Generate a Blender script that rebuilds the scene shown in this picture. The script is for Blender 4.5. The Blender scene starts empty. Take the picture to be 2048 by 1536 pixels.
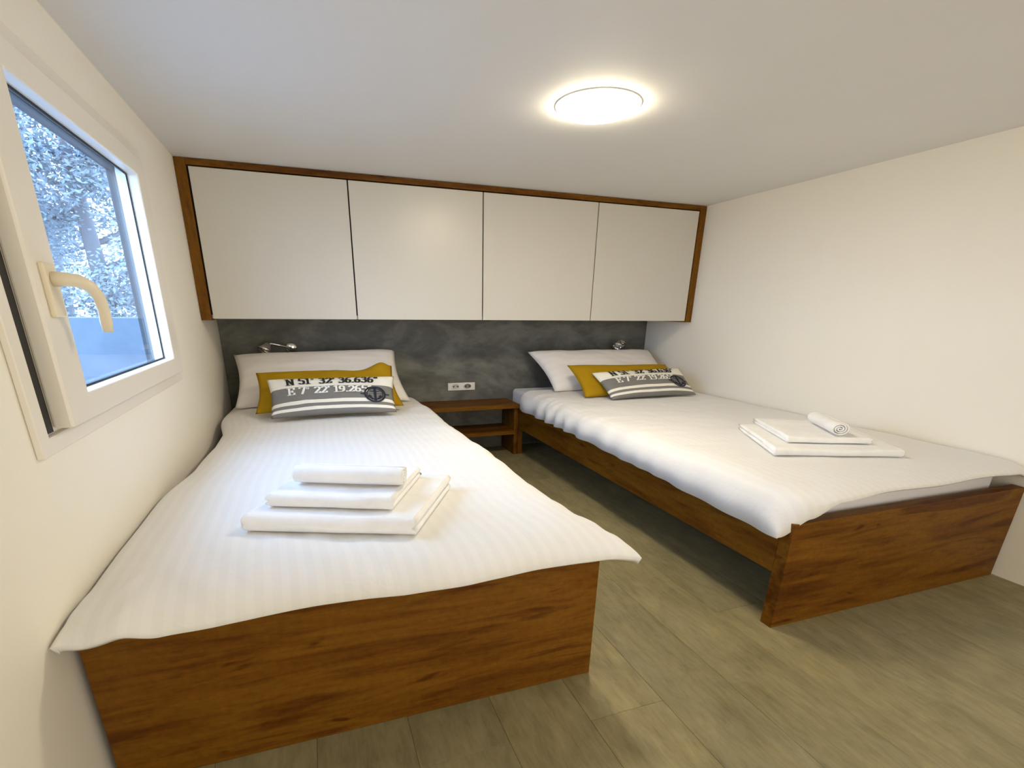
import bpy, bmesh, math, random
from mathutils import Vector, Matrix, noise
random.seed(7)
S = bpy.context.scene
C = S.collection
pi = math.pi

# ------------------------------------------------------------------ camera
cam = bpy.data.cameras.new('camera'); co = bpy.data.objects.new('camera', cam); C.objects.link(co)
PX, PY, FPX = 976.31, 983.33, 994.91
yaw, pitch, roll = 0.33685, -0.35053, 0.01167
fw = Vector((math.sin(yaw)*math.cos(pitch), math.cos(yaw)*math.cos(pitch), math.sin(pitch)))
rt = Vector((math.cos(yaw), -math.sin(yaw), 0)); up = rt.cross(fw)
r2 = math.cos(roll)*rt + math.sin(roll)*up; u2 = -math.sin(roll)*rt + math.cos(roll)*up
M = Matrix((r2, u2, -fw)).transposed().to_4x4(); M.translation = Vector((0.51348, -3.5877, 1.00841))
co.matrix_world = M
cam.sensor_fit = 'HORIZONTAL'; cam.sensor_width = 36; cam.lens = FPX/2048*36
cam.shift_x = (1024-PX)/2048; cam.shift_y = (PY-768)/2048
cam.clip_start = .02; cam.clip_end = 200
S.camera = co
# ------------------------------------------------------------------ world, exposure
S.view_settings.view_transform = 'Standard'; S.view_settings.look = 'None'
S.view_settings.exposure = 1.32; S.view_settings.gamma = 1; S.view_settings.use_curve_mapping = False
W = bpy.data.worlds.new('sky'); S.world = W; W.use_nodes = True
bg = W.node_tree.nodes['Background']; bg.inputs[0].default_value = (0.42, 0.62, 1.0, 1); bg.inputs[1].default_value = 5.5
LAMP = 32.0
LAMP_COL = (1.0, 0.86, 0.62, 1)
# added warm fill light behind the camera, shining in through an invented opening
la = bpy.data.lights.new('fill_light', 'AREA'); la.shape = 'RECTANGLE'; la.size = 1.5; la.size_y = 1.4; la.energy = 9.5; la.color = (1.0, .92, .80)
lo = bpy.data.objects.new('fill_light', la); C.objects.link(lo); lo.location = (1.45, -4.66, .80); lo.rotation_euler = (math.radians(97), 0, 0)
try:
    S.cycles.max_bounces = 12; S.cycles.diffuse_bounces = 8; S.cycles.sample_clamp_indirect = 6
except Exception: pass

# ------------------------------------------------------------------ material helpers
def new_mat(name, col, rough=.6, metal=0, spec=None):
    m = bpy.data.materials.new(name); m.use_nodes = True
    b = m.node_tree.nodes['Principled BSDF']
    b.inputs['Base Color'].default_value = (*col, 1); b.inputs['Roughness'].default_value = rough; b.inputs['Metallic'].default_value = metal
    if spec is not None: b.inputs['Specular IOR Level'].default_value = spec
    return m
def N(m, t, **k):
    n = m.node_tree.nodes.new(t)
    for a, v in k.items(): setattr(n, a, v)
    return n
def L(m, a, b): m.node_tree.links.new(a, b)
def coords(m, scale=(1,1,1), kind='Object', rnd=False):
    tc = N(m, 'ShaderNodeTexCoord'); mp = N(m, 'ShaderNodeMapping'); mp.inputs['Scale'].default_value = scale
    L(m, tc.outputs[kind], mp.inputs[0])
    if rnd:
        oi = N(m, 'ShaderNodeObjectInfo'); mu = N(m, 'ShaderNodeMath', operation='MULTIPLY'); mu.inputs[1].default_value = 37.0
        L(m, oi.outputs['Random'], mu.inputs[0]); L(m, mu.outputs[0], mp.inputs['Location'])
        return mp.outputs[0], oi.outputs['Random']
    return mp.outputs[0]
def nz(m, vec, scale, detail=4, rough=.6, dist=0):
    n = N(m, 'ShaderNodeTexNoise'); L(m, vec, n.inputs['Vector'])
    n.inputs['Scale'].default_value = scale; n.inputs['Detail'].default_value = detail; n.inputs['Roughness'].default_value = rough; n.inputs['Distortion'].default_value = dist
    return n.outputs['Fac']
def ramp(m, fac, stops):
    r = N(m, 'ShaderNodeValToRGB'); L(m, fac, r.inputs[0]); e = r.color_ramp.elements
    while len(e) < len(stops): e.new(.5)
    for q, (p, c) in zip(e, stops): q.position = p; q.color = (*c, 1)
    return r.outputs[0]
def mix(m, fac, a, b, mode='MIX'):
    x = N(m, 'ShaderNodeMix', data_type='RGBA', blend_type=mode)
    for inp, v in ((x.inputs[0], fac), (x.inputs[6], a), (x.inputs[7], b)):
        if isinstance(v, (int, float)): inp.default_value = v
        elif isinstance(v, tuple): inp.default_value = (*v, 1)
        else: L(m, v, inp)
    return x.outputs[2]
def base(m, col): L(m, col, m.node_tree.nodes['Principled BSDF'].inputs['Base Color'])
def bump(m, h, strength=.2, dist=.01):
    b = N(m, 'ShaderNodeBump'); b.inputs['Strength'].default_value = strength; b.inputs['Distance'].default_value = dist
    L(m, h, b.inputs['Height']); L(m, b.outputs[0], m.node_tree.nodes['Principled BSDF'].inputs['Normal'])

# walls
def paint(name, col, rough=.75):
    m = new_mat(name, col, rough); v = coords(m)
    f = nz(m, v, 3, 3); base(m, mix(m, f, tuple(c*.975 for c in col), tuple(min(1, c*1.02) for c in col)))
    bump(m, nz(m, v, 180, 3), .05, .002); return m
wall_m = paint('wall_cream', (.88, .845, .755))
ceil_m = paint('ceiling_white', (.72, .715, .705))
door_m = new_mat('cabinet_greige_lacquer', (.60, .575, .51), .33)
v = coords(door_m); base(door_m, mix(door_m, nz(door_m, v, 2), (.585,.56,.495), (.615,.59,.525)))
dark_m = new_mat('dark_shadow_gap', (.02,.017,.015), .9)

def wood(name, stretch, cols, rough=.5):
    m = new_mat(name, cols[1], rough, spec=.15)
    v, r = coords(m, stretch, rnd=True)
    a = nz(m, v, 1.5, 7, .60, .5); b = nz(m, v, 9, 6, .66, .35)
    c1 = ramp(m, a, [(.36, tuple(x*.75 for x in cols[0])), (.46, cols[1]), (.56, cols[2]), (.66, cols[0])])
    c2 = ramp(m, b, [(.32, tuple(x*.6 for x in cols[0])), (.52, cols[1]), (.9, cols[2])])
    c = mix(m, .38, c1, c2)
    vk = coords(m, tuple(1.5*q if q < 2 else q*.62 for q in stretch))
    k = nz(m, vk, 3.6, 2, .5, .5)
    kn = ramp(m, k, [(.66, (1,1,1)), (.74, (.45,.33,.24))])
    c = mix(m, 1.0, c, kn, 'MULTIPLY')
    vf = coords(m, (1, 1, 1)); c = mix(m, .35, c, mix(m, 1.0, c, ramp(m, nz(m, vf, 60, 3), [(.3, (.6,.6,.6)), (.7, (1.25,1.25,1.25))]), 'MULTIPLY'))
    base(m, c); bump(m, b, .06, .003)
    return m
OAK = ((.080,.021,.001), (.145,.053,.003), (.205,.090,.007))
oak_x = wood('oak_grain_along_width', (1, 6, 9), OAK)
oak_y = wood('oak_grain_along_length', (6, 1, 9), OAK)
oak_z = wood('oak_grain_upright', (7, 7, 1), OAK)

# floor
fl_m = new_mat('greyed_oak_vinyl', (.3,.26,.18), .5, spec=.35)
v, rn = coords(fl_m, (5.5, 1, 1), rnd=True)
a = nz(fl_m, v, 2.5, 6, .6, .8); b = nz(fl_m, v, 14, 5, .65, .4)
c = ramp(fl_m, a, [(.28, (.19,.165,.088)), (.5, (.27,.24,.135)), (.72, (.325,.295,.185))])
c2 = ramp(fl_m, b, [(.3, (.16,.135,.078)), (.55, (.28,.25,.145)), (.9, (.36,.33,.215))])
c = mix(fl_m, .45, c, c2)
c = mix(fl_m, 1.0, c, ramp(fl_m, rn, [(0, (.92,.93,.94)), (1, (1.07,1.05,1.01))]), 'MULTIPLY')
vo = coords(fl_m, (1.6, 1, 1)); c = mix(fl_m, 1.0, c, ramp(fl_m, nz(fl_m, vo, 4.5, 6, .65, .6), [(.32, (.82,.80,.74)), (.5, (1.02,1.0,.95)), (.68, (1.24,1.17,1.08))]), 'MULTIPLY')
base(fl_m, c); bump(fl_m, b, .1, .002)

# headboard concrete
con_m = new_mat('dark_concrete_laminate', (.08,.08,.07), .55)
v = coords(con_m, (1, 1, 1.8)); a = nz(con_m, v, 2.4, 7, .62, .4); b = nz(con_m, v, 16, 5, .6)
c = ramp(con_m, a, [(.34, (.05,.05,.043)), (.5, (.11,.112,.096)), (.62, (.21,.213,.185))])
c = mix(con_m, .3, c, ramp(con_m, b, [(.3, (.06,.058,.052)), (.7, (.16,.16,.14))])); base(con_m, c)

# linens
def linen(name, col, stripe_axis='X', pitch=.034, contrast=.93, bumpy=.12):
    m = new_mat(name, col, .8, spec=.2)
    m.node_tree.nodes['Principled BSDF'].inputs['Sheen Weight'].default_value = .15
    uv = N(m, 'ShaderNodeUVMap'); sp = N(m, 'ShaderNodeSeparateXYZ'); L(m, uv.outputs[0], sp.inputs[0])
    mu = N(m, 'ShaderNodeMath', operation='MULTIPLY'); mu.inputs[1].default_value = 2*pi/pitch
    L(m, sp.outputs[stripe_axis], mu.inputs[0]); si = N(m, 'ShaderNodeMath', operation='SINE'); L(m, mu.outputs[0], si.inputs[0])
    st = ramp(m, si.outputs[0], [(.0, tuple(c*contrast for c in col)), (.25, col)])
    base(m, st)
    v = coords(m); f = nz(m, v, 9, 4, .55, .3); bump(m, f, bumpy, .02)
    return m
duvet_m = linen('white_satin_stripe_linen', (.80,.795,.785), contrast=.975, bumpy=.22)
pillow_m = linen('white_striped_pillowcase', (.86,.83,.80), 'Y', .06, .975)
sheet_m = linen('white_fitted_sheet', (.78,.77,.80), 'X', .2, 1.0, .06)
def fabric(name, col, rough=.85, sc=220):
    m = new_mat(name, col, rough, spec=.15); v = coords(m)
    base(m, mix(m, nz(m, v, 14, 4), tuple(c*.86 for c in col), tuple(min(1, c*1.1) for c in col)))
    bump(m, nz(m, v, sc, 2), .25, .002); return m
mustard_m = fabric('mustard_linen', (.40,.235,.006))
towel_m = fabric('white_terry', (.88,.88,.88), .95, 320)
band_w = fabric('cushion_white_cotton', (.86,.84,.76)); band_g = fabric('cushion_grey_cotton', (.21,.205,.195))
ink_b = new_mat('black_print', (.018,.018,.02), .8); ink_w = new_mat('white_print', (.86,.85,.80), .8); ink_n = new_mat('navy_print', (.010,.014,.03), .8)
pvc_m = new_mat('white_window_plastic', (.82,.78,.70), .35)
pvc_h = new_mat('cream_handle_plastic', (.80,.72,.55), .35)
black_m = new_mat('black_rubber_and_gap_shade', (.008,.008,.009), .6)
chrome_m = new_mat('chrome', (.82,.80,.78), .14, 1)
white_m = new_mat('white_plastic', (.82,.80,.75), .35)
hole_m = new_mat('socket_dark', (.05,.045,.04), .6)
def emis(name, col, s):
    m = bpy.data.materials.new(name); m.use_nodes = True; nt = m.node_tree; nt.nodes.clear()
    o = nt.nodes.new('ShaderNodeOutputMaterial'); e = nt.nodes.new('ShaderNodeEmission'); e.inputs[0].default_value = col; e.inputs[1].default_value = s
    nt.links.new(e.outputs[0], o.inputs[0]); return m
lamp_m = emis('lit_diffuser', LAMP_COL, LAMP)
def glass():
    m = bpy.data.materials.new('window_glass'); m.use_nodes = True; nt = m.node_tree; nt.nodes.clear()
    o = nt.nodes.new('ShaderNodeOutputMaterial'); t = nt.nodes.new('ShaderNodeBsdfTransparent'); t.inputs[0].default_value = (.90,.94,.96,1)
    g = nt.nodes.new('ShaderNodeBsdfGlossy'); g.inputs['Roughness'].default_value = .01
    f = nt.nodes.new('ShaderNodeLayerWeight'); f.inputs[0].default_value = .5; p = nt.nodes.new('ShaderNodeMath'); p.operation = 'POWER'; p.inputs[1].default_value = 5
    q = nt.nodes.new('ShaderNodeMath'); q.operation = 'MULTIPLY_ADD'; q.inputs[1].default_value = .6; q.inputs[2].default_value = .03; x = nt.nodes.new('ShaderNodeMixShader')
    nt.links.new(f.outputs['Facing'], p.inputs[0]); nt.links.new(p.outputs[0], q.inputs[0])
    nt.links.new(q.outputs[0], x.inputs[0]); nt.links.new(t.outputs[0], x.inputs[1]); nt.links.new(g.outputs[0], x.inputs[2]); nt.links.new(x.outputs[0], o.inputs[0]); return m
glass_m = glass()

# ------------------------------------------------------------------ mesh helpers
def obj(name, bm, mats, parent=None, smooth=False, bevel=0, seg=2):
    me = bpy.data.meshes.new(name)
    bmesh.ops.recalc_face_normals(bm, faces=bm.faces) if smooth != 'keep' else None
    bm.to_mesh(me); bm.free()
    for m in (mats if isinstance(mats, (list, tuple)) else [mats]): me.materials.append(m)
    if smooth:
        for p in me.polygons: p.use_smooth = True
    o = bpy.data.objects.new(name, me); C.objects.link(o)
    if parent: o.parent = parent; o.matrix_parent_inverse = parent.matrix_basis.inverted()
    if bevel:
        b = o.modifiers.new('bevel', 'BEVEL'); b.width = bevel; b.segments = seg; b.limit_method = 'ANGLE'
    return o
def box(bm, x0, x1, y0, y1, z0, z1, mi=0):
    v = [bm.verts.new((x, y, z)) for x in (x0, x1) for y in (y0, y1) for z in (z0, z1)]
    for q in ((0,1,3,2), (4,6,7,5), (0,4,5,1), (2,3,7,6), (0,2,6,4), (1,5,7,3)):
        f = bm.faces.new([v[i] for i in q]); f.material_index = mi
def bx(name, d, mat, parent=None, bevel=.0015, **k):
    bm = bmesh.new(); box(bm, *d); return obj(name, bm, mat, parent, bevel=bevel, **k)
def tag(o, label, cat, group=None):
    o['label'] = label; o['category'] = cat
    if group: o['group'] = group
    return o
def thing(name, loc, label, cat, group=None):
    o = bpy.data.objects.new(name, None); C.objects.link(o); o.location = loc; o.empty_display_size = .05
    return tag(o, label, cat, group)
def struct(o): o['kind'] = 'structure'; return o
def tube(bm, pts, rad, n=12, cap=True):
    pts = [Vector(p) for p in pts]; rings = []
    rr = rad if isinstance(rad, (list, tuple)) else [rad]*len(pts)
    prev = None
    for i, p in enumerate(pts):
        t = (pts[min(i+1, len(pts)-1)] - pts[max(i-1, 0)]).normalized()
        a = (prev - t*prev.dot(t)) if prev else t.orthogonal()
        a.normalize(); prev = a; b = t.cross(a)
        rings.append([bm.verts.new(p + rr[i]*(math.cos(2*pi*k/n)*a + math.sin(2*pi*k/n)*b)) for k in range(n)])
    for r0, r1 in zip(rings, rings[1:]):
        for k in range(n): bm.faces.new((r0[k], r0[(k+1) % n], r1[(k+1) % n], r1[k]))
    if cap: bm.faces.new(rings[0][::-1]); bm.faces.new(rings[-1])
def lathe(bm, prof, o, axis, n=40):
    o = Vector(o); axis = Vector(axis).normalized(); a = axis.orthogonal().normalized(); b = axis.cross(a); rings = []
    for r, h in prof:
        rings.append([bm.verts.new(o + axis*h + max(r, 1e-5)*(math.cos(2*pi*k/n)*a + math.sin(2*pi*k/n)*b)) for k in range(n)])
    for r0, r1 in zip(rings, rings[1:]):
        for k in range(n): bm.faces.new((r0[k], r0[(k+1) % n], r1[(k+1) % n], r1[k]))

# ------------------------------------------------------------------ room shell
X1, YB, YF, ZC = 3.1, 0.0, -4.5, 1.669
T = .13
# floor slab with individual planks
fl = struct(bx('floor', (-.062, X1+T, YF-T, T, -.10, -.009), new_mat('subfloor', (.05,.045,.035), .9), bevel=0))
PW = .2265; PL = 1.55
pbm = bmesh.new(); box(pbm, -PW/2+.0003, PW/2-.0003, -PL/2+.0003, PL/2-.0003, -.009, 0)
bmesh.ops.bevel(pbm, geom=[e for e in pbm.edges if all(v.co.z > -.001 for v in e.verts)], offset=.0007, segments=1, affect='EDGES')
pme = bpy.data.meshes.new('plank'); pbm.to_mesh(pme); pbm.free(); pme.materials.append(fl_m)
cut = {}
def plank(x, ya, yb, xa=None, xb=None):
    if yb - ya > PL - .001 and xa is None:
        o = bpy.data.objects.new('plank', pme); o.location = (x, (ya+yb)/2, 0)
    else:
        key = (round(yb-ya, 3), xa, xb)
        if key not in cut:
            bm = bmesh.new(); h = (yb-ya)/2
            box(bm, (xa if xa is not None else -PW/2)+.0003, (xb if xb is not None else PW/2)-.0003, -h+.0003, h-.0003, -.009, 0)
            bmesh.ops.bevel(bm, geom=[e for e in bm.edges if all(v.co.z > -.001 for v in e.verts)], offset=.0007, segments=1, affect='EDGES')
            me = bpy.data.meshes.new('plank'); bm.to_mesh(me); bm.free(); me.materials.append(fl_m); cut[key] = me
        o = bpy.data.objects.new('plank', cut[key]); o.location = (x, (ya+yb)/2, 0)
    C.objects.link(o); o.parent = fl
xs = -.0215 + PW/2; i = 0
offs = [0, .62, 1.16, .30, .93]
while xs - PW/2 < X1:
    xa = -xs if xs - PW/2 < 0 else None; xb = X1 - xs if xs + PW/2 > X1 else None
    y = 0.0; j = -2.716 + (offs[i % 5] if i != 3 else 0)
    while j < 0: j += PL
    edges = [0.0]; e = j - PL
    while e > YF: edges.append(e); e -= PL
    edges.append(YF)
    if edges[0] - edges[1] > PL: edges.insert(1, edges[1]+PL)
    for ya, yb in zip(edges[1:], edges): 
        if yb - ya > .01: plank(xs, ya, yb, xa, xb)
    xs += PW; i += 1
struct(bx('ceiling', (-.062, X1+T, YF-T, T, ZC, ZC+.1), ceil_m, bevel=0))
struct(bx('wall_back', (-.062, X1+T, 0, T, 0, ZC), wall_m, bevel=0))
# unseen wall behind the camera, with an opening invented for the fill light
bm = bmesh.new(); box(bm, -.062, .65, YF-T, YF, 0, ZC); box(bm, 2.25, X1+T, YF-T, YF, 0, ZC); box(bm, .65, 2.25, YF-T, YF, 1.55, ZC)
struct(obj('wall_front', bm, wall_m))
bm = bmesh.new(); box(bm, .35, .40, -5.7, YF-T-.001, 0, 1.62); box(bm, 2.5, 2.55, -5.7, YF-T-.001, 0, 1.62); box(bm, .35, 2.55, -5.75, -5.701, 0, 1.62)
box(bm, .35, 2.55, -5.75, YF-T-.001, 1.621, 1.66); box(bm, .35, 2.55, -5.75, YF-T-.001, -.05, -.001)
struct(obj('wall_fill_shell', bm, wall_m))  # invented shell around the fill light, keeps blue sky light out
struct(bx('wall_right', (X1, X1+T, YF, 0, 0, ZC), wall_m, bevel=0))
OY0, OY1, OZ0, OZ1 = -2.33, -1.32, .79, 1.46
bm = bmesh.new()
TL = .062; box(bm, -TL, 0, YF, OY0, 0, ZC); box(bm, -TL, 0, OY1, 0, 0, ZC); box(bm, -TL, 0, OY0, OY1, 0, OZ0); box(bm, -TL, 0, OY0, OY1, OZ1, ZC)
struct(obj('wall_left', bm, wall_m))

# window: casing, fixed frame, sash, pane, handle
def ring(name, x0, x1, oy0, oy1, oz0, oz1, iy0, iy1, iz0, iz1, mat, parent, bevel=.003):
    bm = bmesh.new()
    def loop(x, a, b, c, d): return [bm.verts.new((x, p, q)) for p, q in ((a, c), (b, c), (b, d), (a, d))]
    A = loop(x1, oy0, oy1, oz0, oz1); B = loop(x1, iy0, iy1, iz0, iz1); D = loop(x0, oy0, oy1, oz0, oz1); E = loop(x0, iy0, iy1, iz0, iz1)
    for k in range(4):
        l = (k+1) % 4
        bm.faces.new((A[k], A[l], B[l], B[k])); bm.faces.new((D[l], D[k], E[k], E[l]))
        bm.faces.new((A[l], A[k], D[k], D[l])); bm.faces.new((B[k], B[l], E[l], E[k]))
    return obj(name, bm, mat, parent, bevel=bevel)
win = bpy.data.objects.new('window_1', None); C.objects.link(win); win.location = (0, -1.83, .8); struct(win)
ring('casing', .0005, .013, -2.445, -1.235, .728, 1.525, -2.405, -1.27, .762, 1.49, pvc_m, win, .002)
ring('fixed_frame', -.030, .006, -2.3695, -1.2795, .7665, 1.4855, -2.26, -1.395, .80, 1.435, pvc_m, win, .002)
bx('gap_shade_strip', (.001, .009, -2.40, -2.371, .768, 1.485), black_m, win, bevel=0)  # black strip standing in for the dark of the gap beside the sash
sash = ring('sash', .0075, .043, -2.366, -1.335, .772, 1.47, -2.25, -1.437, .829, 1.411, pvc_m, win, .005)
def rr(name, x0, x1, y0, y1, z0, z1, t, mat, par):
    return ring(name, x0, x1, y0, y1, z0, z1, y0+t, y1-t, z0+t, z1-t, mat, par, 0)
rr('gasket', .0085, .0125, -2.251, -1.436, .828, 1.412, .006, black_m, sash)
bm = bmesh.new(); box(bm, .0035, .0075, -2.262, -1.426, .818, 1.422); obj('pane', bm, glass_m, sash)
ring('shutter_guide', -.0615, -.0305, OY0+.001, OY1-.001, OZ0+.001, OZ1-.001, -2.27, -1.375, .80, 1.43, new_mat('grey_shutter_guide', (.045,.05,.055), .5), win, .002)
hd = bpy.data.objects.new('handle', None); C.objects.link(hd); hd.location = (.043, -2.31, 1.05); hd.parent = win; hd.matrix_parent_inverse = win.matrix_basis.inverted()
bx('rosette', (.0425, .053, -2.335, -2.285, .985, 1.085), pvc_h, hd, bevel=.004, seg=3)
bm = bmesh.new()
cv = [(.053,-2.31,1.055), (.075,-2.308,1.056), (.092,-2.30,1.053), (.104,-2.286,1.044), (.110,-2.27,1.025), (.110,-2.26,1.00), (.108,-2.255,.975), (.107,-2.253,.955)]
tube(bm, cv, [.014,.0135,.013,.012,.0115,.011,.0115,.010], 14)
obj('lever', bm, pvc_h, hd, smooth=True)

# ------------------------------------------------------------------ headboard panel and outlet
hb = bx('headboard_panel', (.002, X1-.002, -.02, -.001, .0, .944), con_m, bevel=.001)
tag(hb, 'dark grey concrete-look panel lining the wall below the cupboards', 'wall panel')
ot = thing('wall_socket', (1.54, -.021, .475), 'white double socket on the concrete-look panel between the beds', 'socket')
bx('cover_plate', (1.44, 1.646, -.031, -.0205, .449, .504), white_m, ot, bevel=.003, seg=3)
for cx in (1.497, 1.589):
    bm = bmesh.new(); lathe(bm, [(.0, -.0005), (.017, -.0005), (.020, .0015), (.022, .0015), (.022, -.0005)], (0,0,0), (0,-1,0), 28)
    for q in bm.verts: q.co.x *= 1.6
    bmesh.ops.translate(bm, verts=bm.verts, vec=(cx, -.0315, .477)); so = obj('socket_well', bm, white_m, ot, smooth=True)
    for s in (-1, 1):
        bm = bmesh.new(); box(bm, cx+s*.015-.0045, cx+s*.015+.0045, -.0335, -.031, .473, .482); obj('pin_hole', bm, hole_m, so)

# ------------------------------------------------------------------ overhead cabinet
YC = -.526
cab = thing('wall_cabinet', (1.55, -.26, .941), 'overhead cupboard run with four pale greige doors in an oak surround', 'cabinet')
bx('side_panel', (.001, .049, YC, -.002, .941, 1.667), oak_z, cab)
bx('side_panel', (3.05, X1-.001, YC, -.002, .941, 1.667), oak_z, cab)
bx('top_rail', (.0495, 3.0495, YC, -.002, 1.640, 1.667), oak_x, cab)
bx('bottom_panel', (.0495, 3.0495, YC+.023, -.002, .950, .968), white_m, cab)
bx('gap_shade_sheet', (.0495, 3.0495, YC+.024, YC+.036, .969, 1.639), dark_m, cab, bevel=0)  # near-black sheet behind the doors, its colour gives the shade in the gaps
ed = [.0545, .7895, 1.5365, 2.2865, 3.0465]
for a, b in zip(ed, ed[1:]):
    bx('door', (a+.0035, b-.0035, YC+.001, YC+.021, .9485, 1.634), door_m, cab, bevel=.0015)

# ------------------------------------------------------------------ nightstand
ns = thing('nightstand', (1.54, -.15, 0), 'open oak bedside shelf unit built between the two beds', 'nightstand')
bx('top', (1.206, 1.8975, -.305, -.0215, .348, .376), oak_x, ns)
bx('shelf', (1.2355, 1.8675, -.30, -.0215, .158, .184), oak_x, ns)
bx('side_panel', (1.868, 1.8975, -.275, -.0215, .0005, .3475), oak_z, ns)
bx('side_panel', (1.206, 1.235, -.275, -.0215, .0005, .3475), oak_z, ns)

# ------------------------------------------------------------------ beds
def bed(x0, x1, open_side, label):
    t = thing('bed_frame', ((x0+x1)/2, -1.28, 0), label, 'bed')
    bx('footboard', (x0, x1, -2.552, -2.508, .0005, .383), oak_x, t, bevel=.002)
    for xa in (x0, x1-.038):
        bx('side_rail', (xa, xa+.038, -2.5075, -.030, .195, .346), oak_y, t, bevel=.002)
        bx('leg', (xa+.001, xa+.037, -.275, -.031, .0005, .1945), oak_z, t, bevel=.002)
    bm = bmesh.new(); k = 0
    y = -2.46
    while y < -.08:
        b2 = bmesh.new(); box(b2, x0+.0385, x1-.0385, y, y+.07, .225, .245)
        obj('slat', b2, new_mat('birch_slat', (.42,.30,.17), .6) if 'birch_slat' not in bpy.data.materials else bpy.data.materials['birch_slat'], t); y += .125
    bm.free()
    return t
bed(.02, 1.20, 'right', 'oak bed frame under the window, bed with the large plain footboard nearest')
bed(1.90, 3.09, 'left', 'oak bed frame along the right wall with open space beneath its side rail')

def mattress(x0, x1, ztop, label):
    bm = bmesh.new(); box(bm, x0, x1, -2.49, -.024, .2455, ztop)
    o = obj('mattress', bm, sheet_m, smooth=True, bevel=.03, seg=5)
    uvl = o.data.uv_layers.new(name='UVMap')
    for l in o.data.loops: vv = o.data.vertices[l.vertex_index].co; uvl.data[l.index].uv = (vv.x, vv.y)
    return tag(o, label, 'mattress')
mattress(.062, 1.158, .425, 'white-sheeted mattress on the bed under the window')
mattress(1.942, 3.01, .449, 'white-sheeted mattress on the right bed, its edge showing above the footboard')

def F(t, p): 
    t = max(0, min(1, t)); return (1-(1-t)**p)**(1/p)
def lerp_tab(tab, y):
    if y >= tab[0][0]: return tab[0][1]
    for (a, p), (b, q) in zip(tab, tab[1:]):
        if y >= b:
            t = (a-y)/(a-b); t = t*t*(3-2*t); return p+(q-p)*t
    return tab[-1][1]
def tabx(tab, x):
    if x <= tab[0][0]: return tab[0][1]
    for (a, p), (b, q) in zip(tab, tab[1:]):
        if x <= b:
            t = (x-a)/(b-a); t = t*t*(3-2*t); return p+(q-p)*t
    return tab[-1][1]
def cloth(name, fn, nu, nv, label, thick, uvf):
    bm = bmesh.new(); uvl = bm.loops.layers.uv.new('UVMap'); g = []
    def e(t): return t*.45 + .55*(.5-.5*math.cos(pi*t))
    for j in range(nv+1):
        g.append([bm.verts.new(fn(e(i/nu), e(j/nv))) for i in range(nu+1)])
    for j in range(nv):
        for i in range(nu):
            f = bm.faces.new((g[j][i], g[j+1][i], g[j+1][i+1], g[j][i+1]))
            for l, (a, b) in zip(f.loops, ((i, j), (i, j+1), (i+1, j+1), (i+1, j))): l[uvl].uv = uvf(e(a/nu), e(b/nv))
    bm.normal_update()
    if sum(f.normal.z for f in bm.faces) < 0: bmesh.ops.reverse_faces(bm, faces=bm.faces)
    o = obj(name, bm, duvet_m, smooth='keep')
    s = o.modifiers.new('thickness', 'SOLIDIFY'); s.thickness = thick; s.offset = -1
    return tag(o, label, 'duvet')
def nse(x, y, z, s): return noise.noise(Vector((x*s, y*s, z)))

# duvet on the window bed
def d1(u, v):
    y = -.30 + (-2.62+.30)*v
    xr = lerp_tab([(-.30, 1.165), (-.7, 1.195), (-1.2, 1.195), (-1.8, 1.225), (-2.25, 1.232), (-2.62, 1.282)], y)
    xr += .006*nse(0, y, 1, 6)
    xl = lerp_tab([(-.30, .045), (-.62, .028), (-1.0, .075), (-1.5, .05), (-1.9, .008), (-2.62, .006)], y)
    x = xl + (xr-xl)*u
    yf = -2.60 - .012*math.sin(x*9+1) - .02*tabx([(0, 0), (.1, .6), (.9, 0), (1.2, .6), (1.3, .9)], x)
    y = -.30 + (yf+.30)*v
    z = .462 + .006*nse(x, y, 3, 3.2) + .0025*nse(x*1.5, y, 8, 9)
    hl = lerp_tab([(-.3, .43), (-1.2, .405), (-2.3, .415), (-2.62, .42)], y)
    hr = lerp_tab([(-.3, .40), (-.9, .375), (-2.2, .385), (-2.62, .398)], y)
    hf = tabx([(0, .415), (.05, .400), (.117, .411), (.18, .390), (.29, .384), (.54, .390), (.9, .388), (1.15, .390), (1.25, .392), (1.3, .398)], x)
    fold = .005*nse(x*1.3, y*1.3, 5, 10)
    z = hl + (z-hl)*F((x-xl)/.16, 2.1)
    z = hr + (z-hr)*F(.02+(xr-x)/(.10+.08*max(0, -y-1.6)), 2.0)
    hf = min(hf, z); tf = F(.02+(y-yf)/.17, 2.0)
    ed = min(1, max(0, 1-(y-yf)/.45))
    z += ed*tf*(.011*nse(x*1.6+y*.8, y*.7, 11, 7) + .008*abs(nse(x*2.2-y, y, 4, 9)) + .003*nse(x*1.2+y, y*.6, 2, 20))
    ed2 = min(1, max(0, 1-(xr-x)/.3)); z += ed2*tf*.009*nse(x*.8, y*1.8, 21, 6)
    z = hf + (z-hf)*tf + fold*(1-tf)*tf*2
    return (x, y, z)
cloth('duvet', d1, 110, 170, 'white duvet on the bed under the window, corner jutting past the footboard', .022, lambda u, v: (u*1.2, v*2.3))

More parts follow.
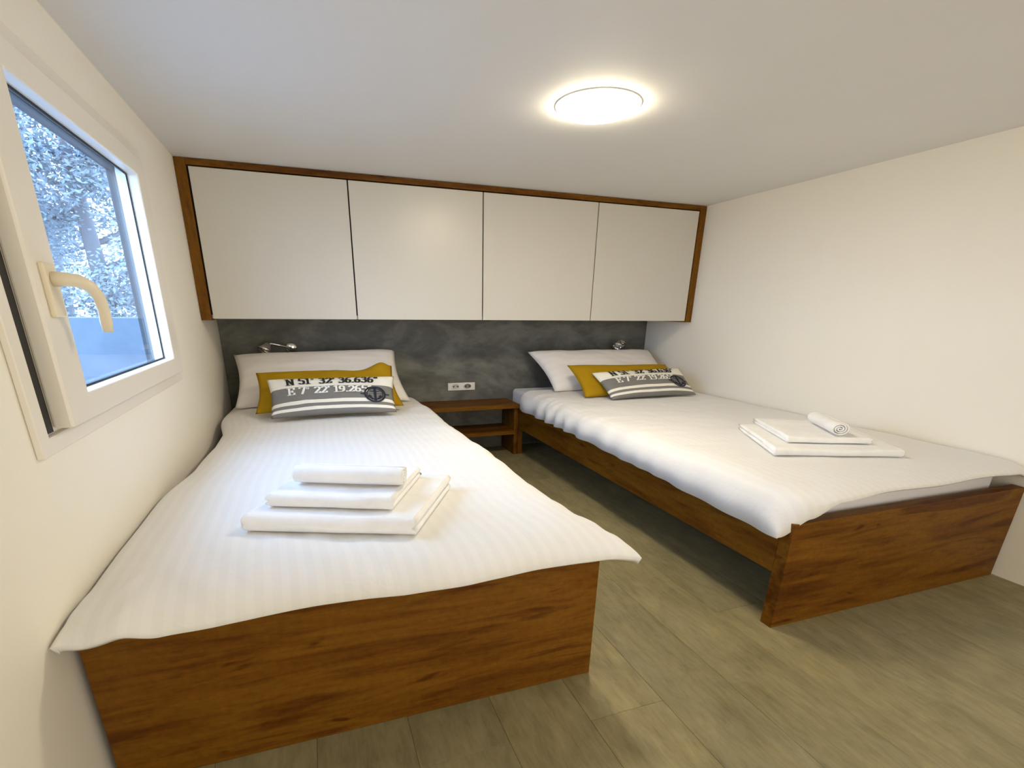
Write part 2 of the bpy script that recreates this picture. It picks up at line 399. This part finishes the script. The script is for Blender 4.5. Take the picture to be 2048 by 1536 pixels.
# duvet on the right bed
def d2(u, v):
    y = -.345 + (-2.56+.345)*v
    xl = lerp_tab([(-.34, 1.868), (-1, 1.868), (-1.6, 1.862), (-2.2, 1.868), (-2.56, 1.862)], y) + .004*nse(1, y, 1, 7)
    xr = 3.092
    x = xl + (xr-xl)*u
    yf = tabx([(1.86, -2.535), (1.95, -2.56), (2.1, -2.565), (2.8, -2.56), (3.09, -2.55)], x) - .006*math.sin(x*13)
    y = -.345 + (yf+.345)*v
    z = .478 + .004*nse(x, y, 3, 3.4) + .002*nse(x, y, 8, 10)
    hl = lerp_tab([(-.34, .350), (-1.23, .352), (-1.86, .346), (-2.17, .335), (-2.5, .332)], y)
    hf = tabx([(1.87, .335), (1.95, .40), (2.06, .447), (2.3, .456), (2.85, .455), (3.0, .448), (3.09, .425)], x)
    tl = F((x-xl)/.15, 2.9)
    z = hl + (z-hl)*tl
    z = .468 + (z-.468)*F((xr-x)/.05, 2) if z > .468 else z
    sd = min(1, max(0, 1-(x-xl)/.42)); z += sd*tl*(.009*nse(x*.7+y*.5, y*2.0, 31, 5.5) + .007*nse(x*.6, y*3.2, 8, 8) - .006*abs(nse(x*.9-y*.6, y*2.4, 15, 7)))
    # gathered ripples on the hanging side
    x -= (1-tl)*.012*math.sin(y*38+2*math.sin(y*7)) * (1 if y > -1.3 else .35)
    hf = min(hf, z); tf = F((y-yf)/.12, 2.0)
    z = hf + (z-hf)*tf
    return (x, y, z)
cloth('duvet', d2, 120, 160, 'white striped duvet on the right bed, draped over its side rail', .011, lambda u, v: (u*1.25, v*2.2))

# ------------------------------------------------------------------ pillows and cushions
def quad_surf(cs, thick, inset=.0, back=.35, p=2.2, seed=0, bulge_pow=.5, wr=.004):
    """cs: TL, TR, BR, BL world corners. returns point function (s across, t down, side)."""
    TL, TR, BR, BL = [Vector(c) for c in cs]
    n = ((TR-TL).cross(BL-TL)).normalized()
    if n.y > 0: n = -n
    if n.z < 0 and abs(n.y) < .1: n = -n
    ex = ((TR-TL)+(BR-BL)).normalized(); ey = ((BL-TL)+(BR-TR)).normalized()
    def fn(s, t, side):
        P = TL.lerp(TR, s).lerp(BL.lerp(BR, s), t)
        k = inset
        P = P + ex*k*math.sin(pi*t)*(1-2*s) + ey*k*math.sin(pi*s)*(1-2*t)*.8
        b = ((1-abs(2*s-1)**p)*(1-abs(2*t-1)**p))
        b = max(b, 0)**bulge_pow
        h = thick*b*(1 if side > 0 else -back)
        w = wr*noise.noise(Vector((s*5+seed, t*4, seed)))*b + wr*.5*noise.noise(Vector((s*13+seed, t*9, seed)))*b
        return P + n*(h+w)
    return fn
def pillow(name, cs, thick, mats, label, cat, inset=.03, back=.35, p=2.2, bands=None, nu=48, nv=32, seed=0, crumple=None, group=None, wr=.004):
    fn = quad_surf(cs, thick, inset, back, p, seed, wr=wr)
    bm = bmesh.new(); uvl = bm.loops.layers.uv.new('UVMap'); V = {}
    w = (Vector(cs[1])-Vector(cs[0])).length; h = (Vector(cs[3])-Vector(cs[0])).length
    vs = [j/nv for j in range(nv+1)]
    if bands:
        for b, _ in bands[1:]:
            k = min(range(len(vs)), key=lambda q: abs(vs[q]-b)); vs[k] = b
    for side in (1, -1):
        for j in range(nv+1):
            for i in range(nu+1):
                edge = i in (0, nu) or j in (0, nv)
                if side < 0 and edge: V[side, i, j] = V[1, i, j]; continue
                P = fn(i/nu, vs[j], side)
                if crumple: P = P + crumple(i/nu, vs[j])
                V[side, i, j] = bm.verts.new(P)
        for j in range(nv):
            mi = 0
            if bands:
                tc = (vs[j]+vs[j+1])/2
                for b, m_ in bands:
                    if tc >= b: mi = m_
            for i in range(nu):
                q = [(i, j), (i, j+1), (i+1, j+1), (i+1, j)]
                if side < 0: q = q[::-1]
                f = bm.faces.new([V[side, a, b] for a, b in q]); f.material_index = mi
                for l, (a, b) in zip(f.loops, q): l[uvl].uv = (a/nu*w, vs[b]*h)
    o = obj(name, bm, mats, smooth=True)
    tag(o, label, cat, group)
    return o, fn

# bed pillows
pillow('pillow', [(.078,-.150,.735), (1.047,-.135,.752), (1.075,-.50,.474), (.085,-.50,.470)], .085, pillow_m,
       'large white pillow propped at the head of the bed under the window', 'pillow', inset=.028, back=.6, p=3, seed=1, wr=.01)
pillow('pillow', [(2.005,-.150,.725), (3.045,-.150,.722), (3.075,-.50,.480), (2.085,-.47,.482)], .085, pillow_m,
       'large white pillow propped at the head of the right bed', 'pillow', inset=.026, back=.6, p=3, seed=4, wr=.01)
# mustard cushions
def crum(s, t):
    k = math.exp(-((s-.90)/.075)**2 - ((t-.02)/.25)**2)
    return Vector((.012*k, 0, .030*k - .012*math.exp(-((s-.72)/.12)**2 - (t/.2)**2)))
pillow('mustard_cushion', [(.221,-.529,.668), (.965,-.525,.682), (.990,-.762,.490), (.213,-.762,.484)], .055, mustard_m,
       'mustard yellow cushion behind the lettered cushion on the window bed, one top corner creased up', 'cushion', inset=.02, back=.5, p=2.4, seed=9, wr=.012, crumple=crum)
pillow('mustard_cushion', [(2.130,-.535,.666), (2.907,-.549,.655), (2.995,-.765,.484), (2.162,-.752,.484)], .055, mustard_m,
       'mustard yellow cushion behind the lettered cushion on the right bed', 'cushion', inset=.018, back=.5, p=2.6, seed=12, wr=.006)
bands = [(0, 0), (.36, 1), (.72, 0), (.80, 1), (.87, 0), (.93, 1)]

# ---- lettering: chisel-pen strokes
def arc(cx, cy, rx, ry, a0, a1, n=12): return [(cx+rx*math.cos(math.radians(a0+(a1-a0)*k/n)), cy+ry*math.sin(math.radians(a0+(a1-a0)*k/n))) for k in range(n+1)]
G = {
 'N': (.78, [[(.16,0),(.16,1)], [(.62,0),(.62,1)], [(.14,1),(.64,0)], [(.04,0),(.30,0)], [(.04,1),(.20,1)], [(.50,1),(.74,1)]]),
 'E': (.70, [[(.20,0),(.20,1)], [(.08,0),(.62,0),(.62,.24)], [(.08,1),(.62,1),(.62,.78)], [(.20,.5),(.46,.5)], [(.46,.38),(.46,.62)]]),
 '5': (.62, [[(.52,1),(.14,1),(.12,.56)], [(.12,.56)]+arc(.30,.32,.22,.32,110,-90)+[(.18,.03),(.08,.14)]]),
 '1': (.46, [[(.24,0),(.24,1)], [(.08,0),(.40,0)], [(.24,1),(.08,.88)]]),
 '3': (.62, [arc(.28,.76,.20,.24,150,-90)+[(.24,.52)], arc(.28,.27,.23,.27,90,-150)]),
 '2': (.62, [arc(.30,.74,.22,.26,165,-30)+[(.10,.02),(.52,.02),(.54,.18)]]),
 '6': (.62, [arc(.30,.30,.21,.30,0,360,18), [(.09,.30)]+arc(.36,.52,.26,.48,175,70)]),
 '7': (.60, [[(.08,.84),(.08,1),(.54,1),(.28,0)]]),
 '9': (.62, [arc(.30,.70,.21,.30,0,360,18), arc(.24,.48,.27,.48,5,-110)]),
 '.': (.26, [[(.12,.04),(.14,.04)]]),
 'o': (.42, [arc(.20,.84,.11,.13,0,360,14)]),
 "'": (.22, [[(.12,1),(.10,.76)]]),
 '"': (.36, [[(.10,1),(.09,.76)], [(.26,1),(.25,.76)]]),
 ' ': (.34, []),
}
def hull(p):
    p = sorted(set(p))
    def half(q):
        h = []
        for a in q:
            while len(h) > 1 and (h[-1][0]-h[-2][0])*(a[1]-h[-2][1])-(h[-1][1]-h[-2][1])*(a[0]-h[-2][0]) <= 1e-12: h.pop()
            h.append(a)
        return h
    return half(p)[:-1] + half(p[::-1])[:-1]
def pen(bm, fn, P, Q, pw, ph, lift):
    pts = []
    for a in (P, Q):
        for sx in (-1, 1):
            for sy in (-1, 1): pts.append((round(a[0]+sx*pw/2, 5), round(a[1]+sy*ph/2, 5)))
    hp = hull(pts)
    if len(hp) < 3: return
    e = .004
    def w(s, t):
        s = min(max(s, 0), 1); t = min(max(t, 0), 1)
        A = fn(s, t, 1); B = fn(min(s+e, 1), t, 1)-fn(max(s-e, 0), t, 1); D = fn(s, min(t+e, 1), 1)-fn(s, max(t-e, 0), 1)
        n = D.cross(B).normalized()
        if n.y > 0: n = -n
        return A + n*lift
    bm.faces.new([bm.verts.new(w(*q)) for q in hp])
def write(fn, text, s0, s1, t0, t1, mat, parent, bold=1.0, lift=.0035):
    tot = sum(G[c][0] for c in text); k = (s1-s0)/tot; x = s0
    for ch in text:
        bm = bmesh.new(); wd, st = G[ch]; heavy = .15*bold if ch not in "o" else .055
        for pl in st:
            thin = .075
            for a, b in zip(pl, pl[1:]):
                A = (x+a[0]*k, t1-(t1-t0)*a[1]); B = (x+b[0]*k, t1-(t1-t0)*b[1])
                pen(bm, fn, A, B, heavy*k, (.16 if ch == '.' else thin)*(t1-t0), lift)
        x += wd*k
        if st: obj('printed_letter', bm, mat, parent, smooth='keep')
        else: bm.free()
def emblem(fn, cs, ct, rx, ry, parent):
    bm = bmesh.new()
    def st(pl, w):
        for a, b in zip(pl, pl[1:]): pen(bm, fn, (cs+a[0]*rx, ct-a[1]*ry), (cs+b[0]*rx, ct-b[1]*ry), w*rx, w*ry, .0042)
    st(arc(0,0,1,1,0,360,36), .14); st(arc(0,0,.80,.80,0,360,30), .07)
    st([(0,-.78),(0,.80)], .26); st([(-.45,.38),(.45,.38)], .10); st(arc(0,.86,.14,.12,0,360,12), .07)
    st(arc(0,-.10,.60,.62,-160,-20,16), .13); st([(-.66,-.46),(-.56,-.20),(-.38,-.38)], .10); st([(.66,-.46),(.56,-.20),(.38,-.38)], .10)
    st([(-1.0,.02),(-1.35,.02)], .16); st([(1.0,.02),(1.35,.02)], .16); st([(-.8,.05),(.8,.05)], .04)
    o = obj('anchor_emblem', bm, ink_n, parent, smooth='keep'); o['label'] = 'navy anchor in a ring'
for cs, lab, sd in (
    ([(.286,-.700,.650), (.950,-.705,.648), (.925,-.903,.484), (.297,-.903,.482)], 'white and grey striped cushion lettered with coordinates on the window bed', 20),
    ([(2.235,-.680,.628), (2.935,-.665,.640), (2.935,-.872,.488), (2.279,-.880,.486)], 'white and grey striped cushion lettered with coordinates on the right bed', 23)):
    o, fn = pillow('lettered_cushion', cs, .048, [band_w, band_g], lab, 'cushion', inset=.012, back=.35, p=2.6, bands=bands, nu=50, nv=50, seed=sd, wr=.004)
    write(fn, 'N 51o 32\' 36.636"', .13, .86, .10, .29, ink_b, o, 1.45)
    write(fn, 'E 7o 22\' 19.265"', .13, .81, .39, .56, ink_w, o, 1.3)
    emblem(fn, .835, .62, .085, .19, o)

# ------------------------------------------------------------------ towels
def folded_towel(FL, FR, BR, z, h, layers, label, seed, rc=.012, group=None):
    """stack of folded layers: cross-section in depth/height extruded across the width, front fold rounded."""
    FL, FR, BR = Vector((*FL, z)), Vector((*FR, z)), Vector((*BR, z)); ex = FR-FL; ey = BR-FR; dep = ey.length
    t = h/layers
    # serpentine outline: front fold facing the viewer on each pair of layers
    prof = []
    def seg(pts): prof.extend(pts)
    g = .0016
    # outer contour, counter-clockwise from bottom back
    nb = 10
    seg([(dep, 0)]); seg([(dep*(1-k/nb), 0) for k in range(1, nb)])
    seg([(t*.0 + h*.5*(1-math.sin(a)), h*.5*(1-math.cos(a))) for a in [pi*k/14 for k in range(0, 15)]])
    seg([(dep*k/nb, h) for k in range(2, nb)]); 
    for L_ in range(layers-1, -1, -1):      # rear side: every layer ends separately with grooves between
        zt, zb = (L_+1)*t, L_*t
        off = .006*((L_*7+seed) % 3)
        seg([(dep+off-.004, zt-g), (dep+off, (zt+zb)/2), (dep+off-.004, zb+g)])
        if L_: seg([(dep-.02, zb)])
    nx = 28; bm = bmesh.new(); rows = []
    exn = ex.normalized()
    for i in range(nx+1):
        s = i/nx; row = []
        for k, (d, zz) in enumerate(prof):
            es = 0
            # width ends: layers bulge out, grooves pull in
            ph = (zz/t) % 1.0; gro = abs(ph-.5)*2
            shrink = (.010*gro**3) if .002 < zz < h-.002 else .006
            x = s*ex.length
            x = x + (shrink if i == 0 else (-shrink if i == nx else 0))
            wv = .004*noise.noise(Vector((s*3+seed, d*6, zz*20+seed)))
            sag = -.0035*math.sin(pi*s)*(zz/h) + .003*noise.noise(Vector((s*4, d*5, seed)))*(zz/h)
            row.append(bm.verts.new(FL + exn*x + ey.normalized()*(d+wv*(1 if d < .03 else .3)) + Vector((0, 0, zz+sag))))
        rows.append(row)
    n = len(prof)
    for a, b in zip(rows, rows[1:]):
        for k in range(n): bm.faces.new((a[k], b[k], b[(k+1) % n], a[(k+1) % n]))
    # closed ends: outer shell inset bulging
    for r, s in ((rows[0], -1), (rows[-1], 1)):
        for L_ in range(layers):
            pass
        cvt = [bm.verts.new(q.co + exn*s*.004) for q in r]
        for k in range(n): bm.faces.new((r[k], r[(k+1) % n], cvt[(k+1) % n], cvt[k]))
        bm.faces.new(cvt)
    # layered edges visible on both width ends
    for s, O in ((-1, FL), (1, FR)):
        for L_ in range(layers):
            pts = []
            zc = (L_+.5)*t; m_ = 12
            tube(bm, [O + exn*s*(-.006) + ey.normalized()*(h*.3 + (dep-h*.3)*q/m_) + Vector((0, 0, zc-.001)) for q in range(m_+1)], t*.47, 8)
    o = obj('folded_towel', bm, towel_m, smooth=True)
    return tag(o, label, 'towel', group)
def rolled_towel(A, B, rad, label, turns=3.2, flat=.85, group=None):
    A, B = Vector(A), Vector(B); ax = (B-A).normalized(); side = ax.cross(Vector((0,0,1))).normalized(); upv = Vector((0,0,1))
    n = 90; th = rad/(turns+.6); bm = bmesh.new()
    def P(q, off, e, bulge=0):
        a = 2*pi*turns*q + 2.4; r = rad - th*turns*q - off
        r = max(r, .0015)
        return A.lerp(B, e) + (side*math.cos(a)*r*1.08 + upv*math.sin(a)*r*flat)
    es = [0, .015, .05] + [k/10 for k in range(1, 10)] + [.95, .985, 1]
    grid = []
    for e in es:
        pin = 0 if .02 < e < .98 else .0022
        grid.append([[bm.verts.new(P(k/n, pin*.7, e)) for k in range(n+1)], [bm.verts.new(P(k/n, th*.86-pin*.7, e)) for k in range(n+1)]])
    for a, b in zip(grid, grid[1:]):
        for l in (0, 1):
            for k in range(n): bm.faces.new((a[l][k], a[l][k+1], b[l][k+1], b[l][k]))
        for k in (0, n): bm.faces.new((a[0][k], b[0][k], b[1][k], a[1][k]))
    for g in (grid[0], grid[-1]):
        for k in range(n): bm.faces.new((g[0][k], g[0][k+1], g[1][k+1], g[1][k]))
    o = obj('rolled_towel', bm, towel_m, smooth=True)
    return tag(o, label, 'towel', group)
folded_towel((.305,-2.290), (.715,-2.446), (.892,-2.125), .4635, .048, 2, 'folded white bath towel, bottom of the stack on the window bed', 1)
folded_towel((.365,-2.250), (.672,-2.375), (.800,-2.120), .512, .036, 2, 'folded white hand towel, middle of the stack on the window bed', 2)
rolled_towel((.445,-2.170,.5775), (.725,-2.285,.5775), .034, 'rolled white towel topping the stack on the window bed', flat=.86)
folded_towel((2.200,-2.175), (2.672,-2.345), (2.90,-1.93), .4795, .032, 2, 'folded white bath towel, bottom of the stack on the right bed', 3)
folded_towel((2.316,-2.125), (2.625,-2.245), (2.80,-1.90), .512, .026, 2, 'folded white hand towel, middle of the stack on the right bed', 4)
rolled_towel((2.660,-1.950,.5685), (2.520,-2.180,.5685), .034, 'rolled white towel topping the stack on the right bed, spiral end showing', flat=.85)

# ------------------------------------------------------------------ reading lamps
def reading_lamp(bxp, hx, hz, side, label):
    t = thing('reading_lamp', (bxp, -.0205, .765), label, 'lamp', None)
    bm = bmesh.new(); lathe(bm, [(0, .018), (.026, .017), (.034, .012), (.036, .002), (.036, 0), (0, 0)], (0,0,0), (0,-1,0), 32)
    bmesh.ops.translate(bm, verts=bm.verts, vec=(bxp, -.0206, .765)); obj('wall_base', bm, chrome_m, t, smooth=True)
    bm = bmesh.new(); P0 = Vector((bxp, -.036, .765)); P3 = Vector((hx, -.10, hz+.002))
    P1 = P0 + Vector((0, -.05, -.004)); P2 = P3 + Vector((-side*.07, .0, -.006))
    tube(bm, [(1-q)**3*P0 + 3*(1-q)**2*q*P1 + 3*(1-q)*q*q*P2 + q**3*P3 for q in [k/12 for k in range(13)]], .0065, 10)
    obj('arm', bm, chrome_m, t, smooth=True)
    bm = bmesh.new()
    lathe(bm, [(0, -.006), (.014, -.004), (.022, .006), (.027, .022), (.037, .040), (.041, .056), (.039, .056), (.034, .040), (.022, .02), (0, .016)],
          P3 + Vector((0, 0, -.002)), (side*.42, -.35, -.62), 32)
    hd_ = obj('lamp_head', bm, chrome_m, t, smooth=True)
    bm = bmesh.new(); a = Vector((side*.42, -.35, -.62)).normalized()
    lathe(bm, [(0, .044), (.018, .044), (.022, .040), (.020, .034), (0, .034)], P3 + Vector((0,0,-.002)), a, 24)
    obj('bulb', bm, white_m, hd_, smooth=True)
reading_lamp(.405, .275, .795, -1, 'small chrome reading lamp on the panel above the left pillow')
reading_lamp(2.87, 2.80, .790, -1, 'small chrome reading lamp on the panel above the right pillow')

# ------------------------------------------------------------------ ceiling lamp
cl = thing('ceiling_lamp', (1.530, -1.772, ZC-.0005), 'round white flush ceiling lamp glowing warm above the beds', 'lamp')
bm = bmesh.new(); lathe(bm, [(.134, .0), (.146, .0), (.1465, .001), (.145, .0025), (.1345, .0025), (.134, 0)], (1.530, -1.772, ZC-.0005), (0,0,-1), 64)
obj('trim_ring', bm, white_m, cl, smooth=True)
bm = bmesh.new(); lathe(bm, [(0, .026), (.05, .0255), (.085, .0245), (.11, .0225), (.125, .018), (.1325, .011), (.1335, .002), (0, .002)], (1.530, -1.772, ZC-.0005), (0,0,-1), 64)
obj('diffuser', bm, lamp_m, cl, smooth=True)

# ------------------------------------------------------------------ outside: paving and trees beyond the window
gm = new_mat('outdoor_paving', (.2,.22,.26), .8); v = coords(gm); base(gm, mix(gm, nz(gm, v, 1.2, 5), (.08,.085,.10), (.15,.16,.18)))
g = bx('ground_outside', (-30, -.2, -12, 40, -.62, -.5), gm, bevel=0); struct(g)
sw = new_mat('blue_grey_render', (.10,.12,.14), .9); v = coords(sw); base(sw, mix(sw, nz(sw, v, 3, 5), (.07,.085,.10), (.14,.16,.18)))
gw = bx('garden_wall', (-9, -1.4, 4.6, 4.85, -.4999, .86), sw, bevel=.01); tag(gw, 'low blue-grey garden wall outside the window below the trees', 'wall')
leaf_m = new_mat('blue_green_leaves', (.16,.19,.20), .6)
v = coords(leaf_m); base(leaf_m, mix(leaf_m, nz(leaf_m, v, 1.5, 4), (.10,.125,.13), (.26,.29,.30)))
bark_m = new_mat('grey_bark', (.14,.13,.13), .9)
def tree(x, y, h, r, n, label, seed):
    rnd = random.Random(seed)
    t = thing('tree', (x, y, -.5), label, 'tree', None)
    bm = bmesh.new(); tube(bm, [(x, y, -.5), (x+.05, y, h*.35), (x-.05, y+.1, h*.7), (x, y, h)], [.16, .13, .09, .03], 10)
    for k in range(6):
        a = k*1.05; zz = h*(.35+.09*k)
        tube(bm, [(x, y, zz), (x+math.cos(a)*r*.4, y+math.sin(a)*r*.4, zz+.3), (x+math.cos(a)*r*.8, y+math.sin(a)*r*.8, zz+.5)], [.05, .03, .01], 6)
    obj('trunk', bm, bark_m, t, smooth=True)
    cl_ = [(x+rnd.uniform(-r, r)*.8, y+rnd.uniform(-r, r)*.8, rnd.uniform(.9, h*1.05)) for _ in range(34)]
    vs, fs = [], []
    for k in range(n):
        c0 = cl_[rnd.randrange(34)]; d = Vector((rnd.gauss(0, 1), rnd.gauss(0, 1), rnd.gauss(0, .8))).normalized()*rnd.uniform(.1, 1)*r*.42
        p = Vector(c0) + d; a = Vector((rnd.gauss(0, 1), rnd.gauss(0, 1), rnd.gauss(0, .6))).normalized(); b = a.orthogonal().normalized(); q = rnd.uniform(.03, .06)
        i0 = len(vs); vs += [p + a*q, p + b*q*.45, p - a*q, p - b*q*.45]; fs.append((i0, i0+1, i0+2, i0+3))
    me = bpy.data.meshes.new('foliage'); me.from_pydata([tuple(q) for q in vs], [], fs); me.materials.append(leaf_m)
    f = bpy.data.objects.new('foliage', me); C.objects.link(f); f.parent = t; f.matrix_parent_inverse = t.matrix_basis.inverted(); f['kind'] = 'stuff'
tree(-2.8, 7.4, 4.4, 1.7, 26000, 'leafy tree outside the window, nearest the glass on the right', 3)
tree(-5.0, 12.0, 6.0, 2.6, 26000, 'tall leafy tree farthest away outside the window', 8)
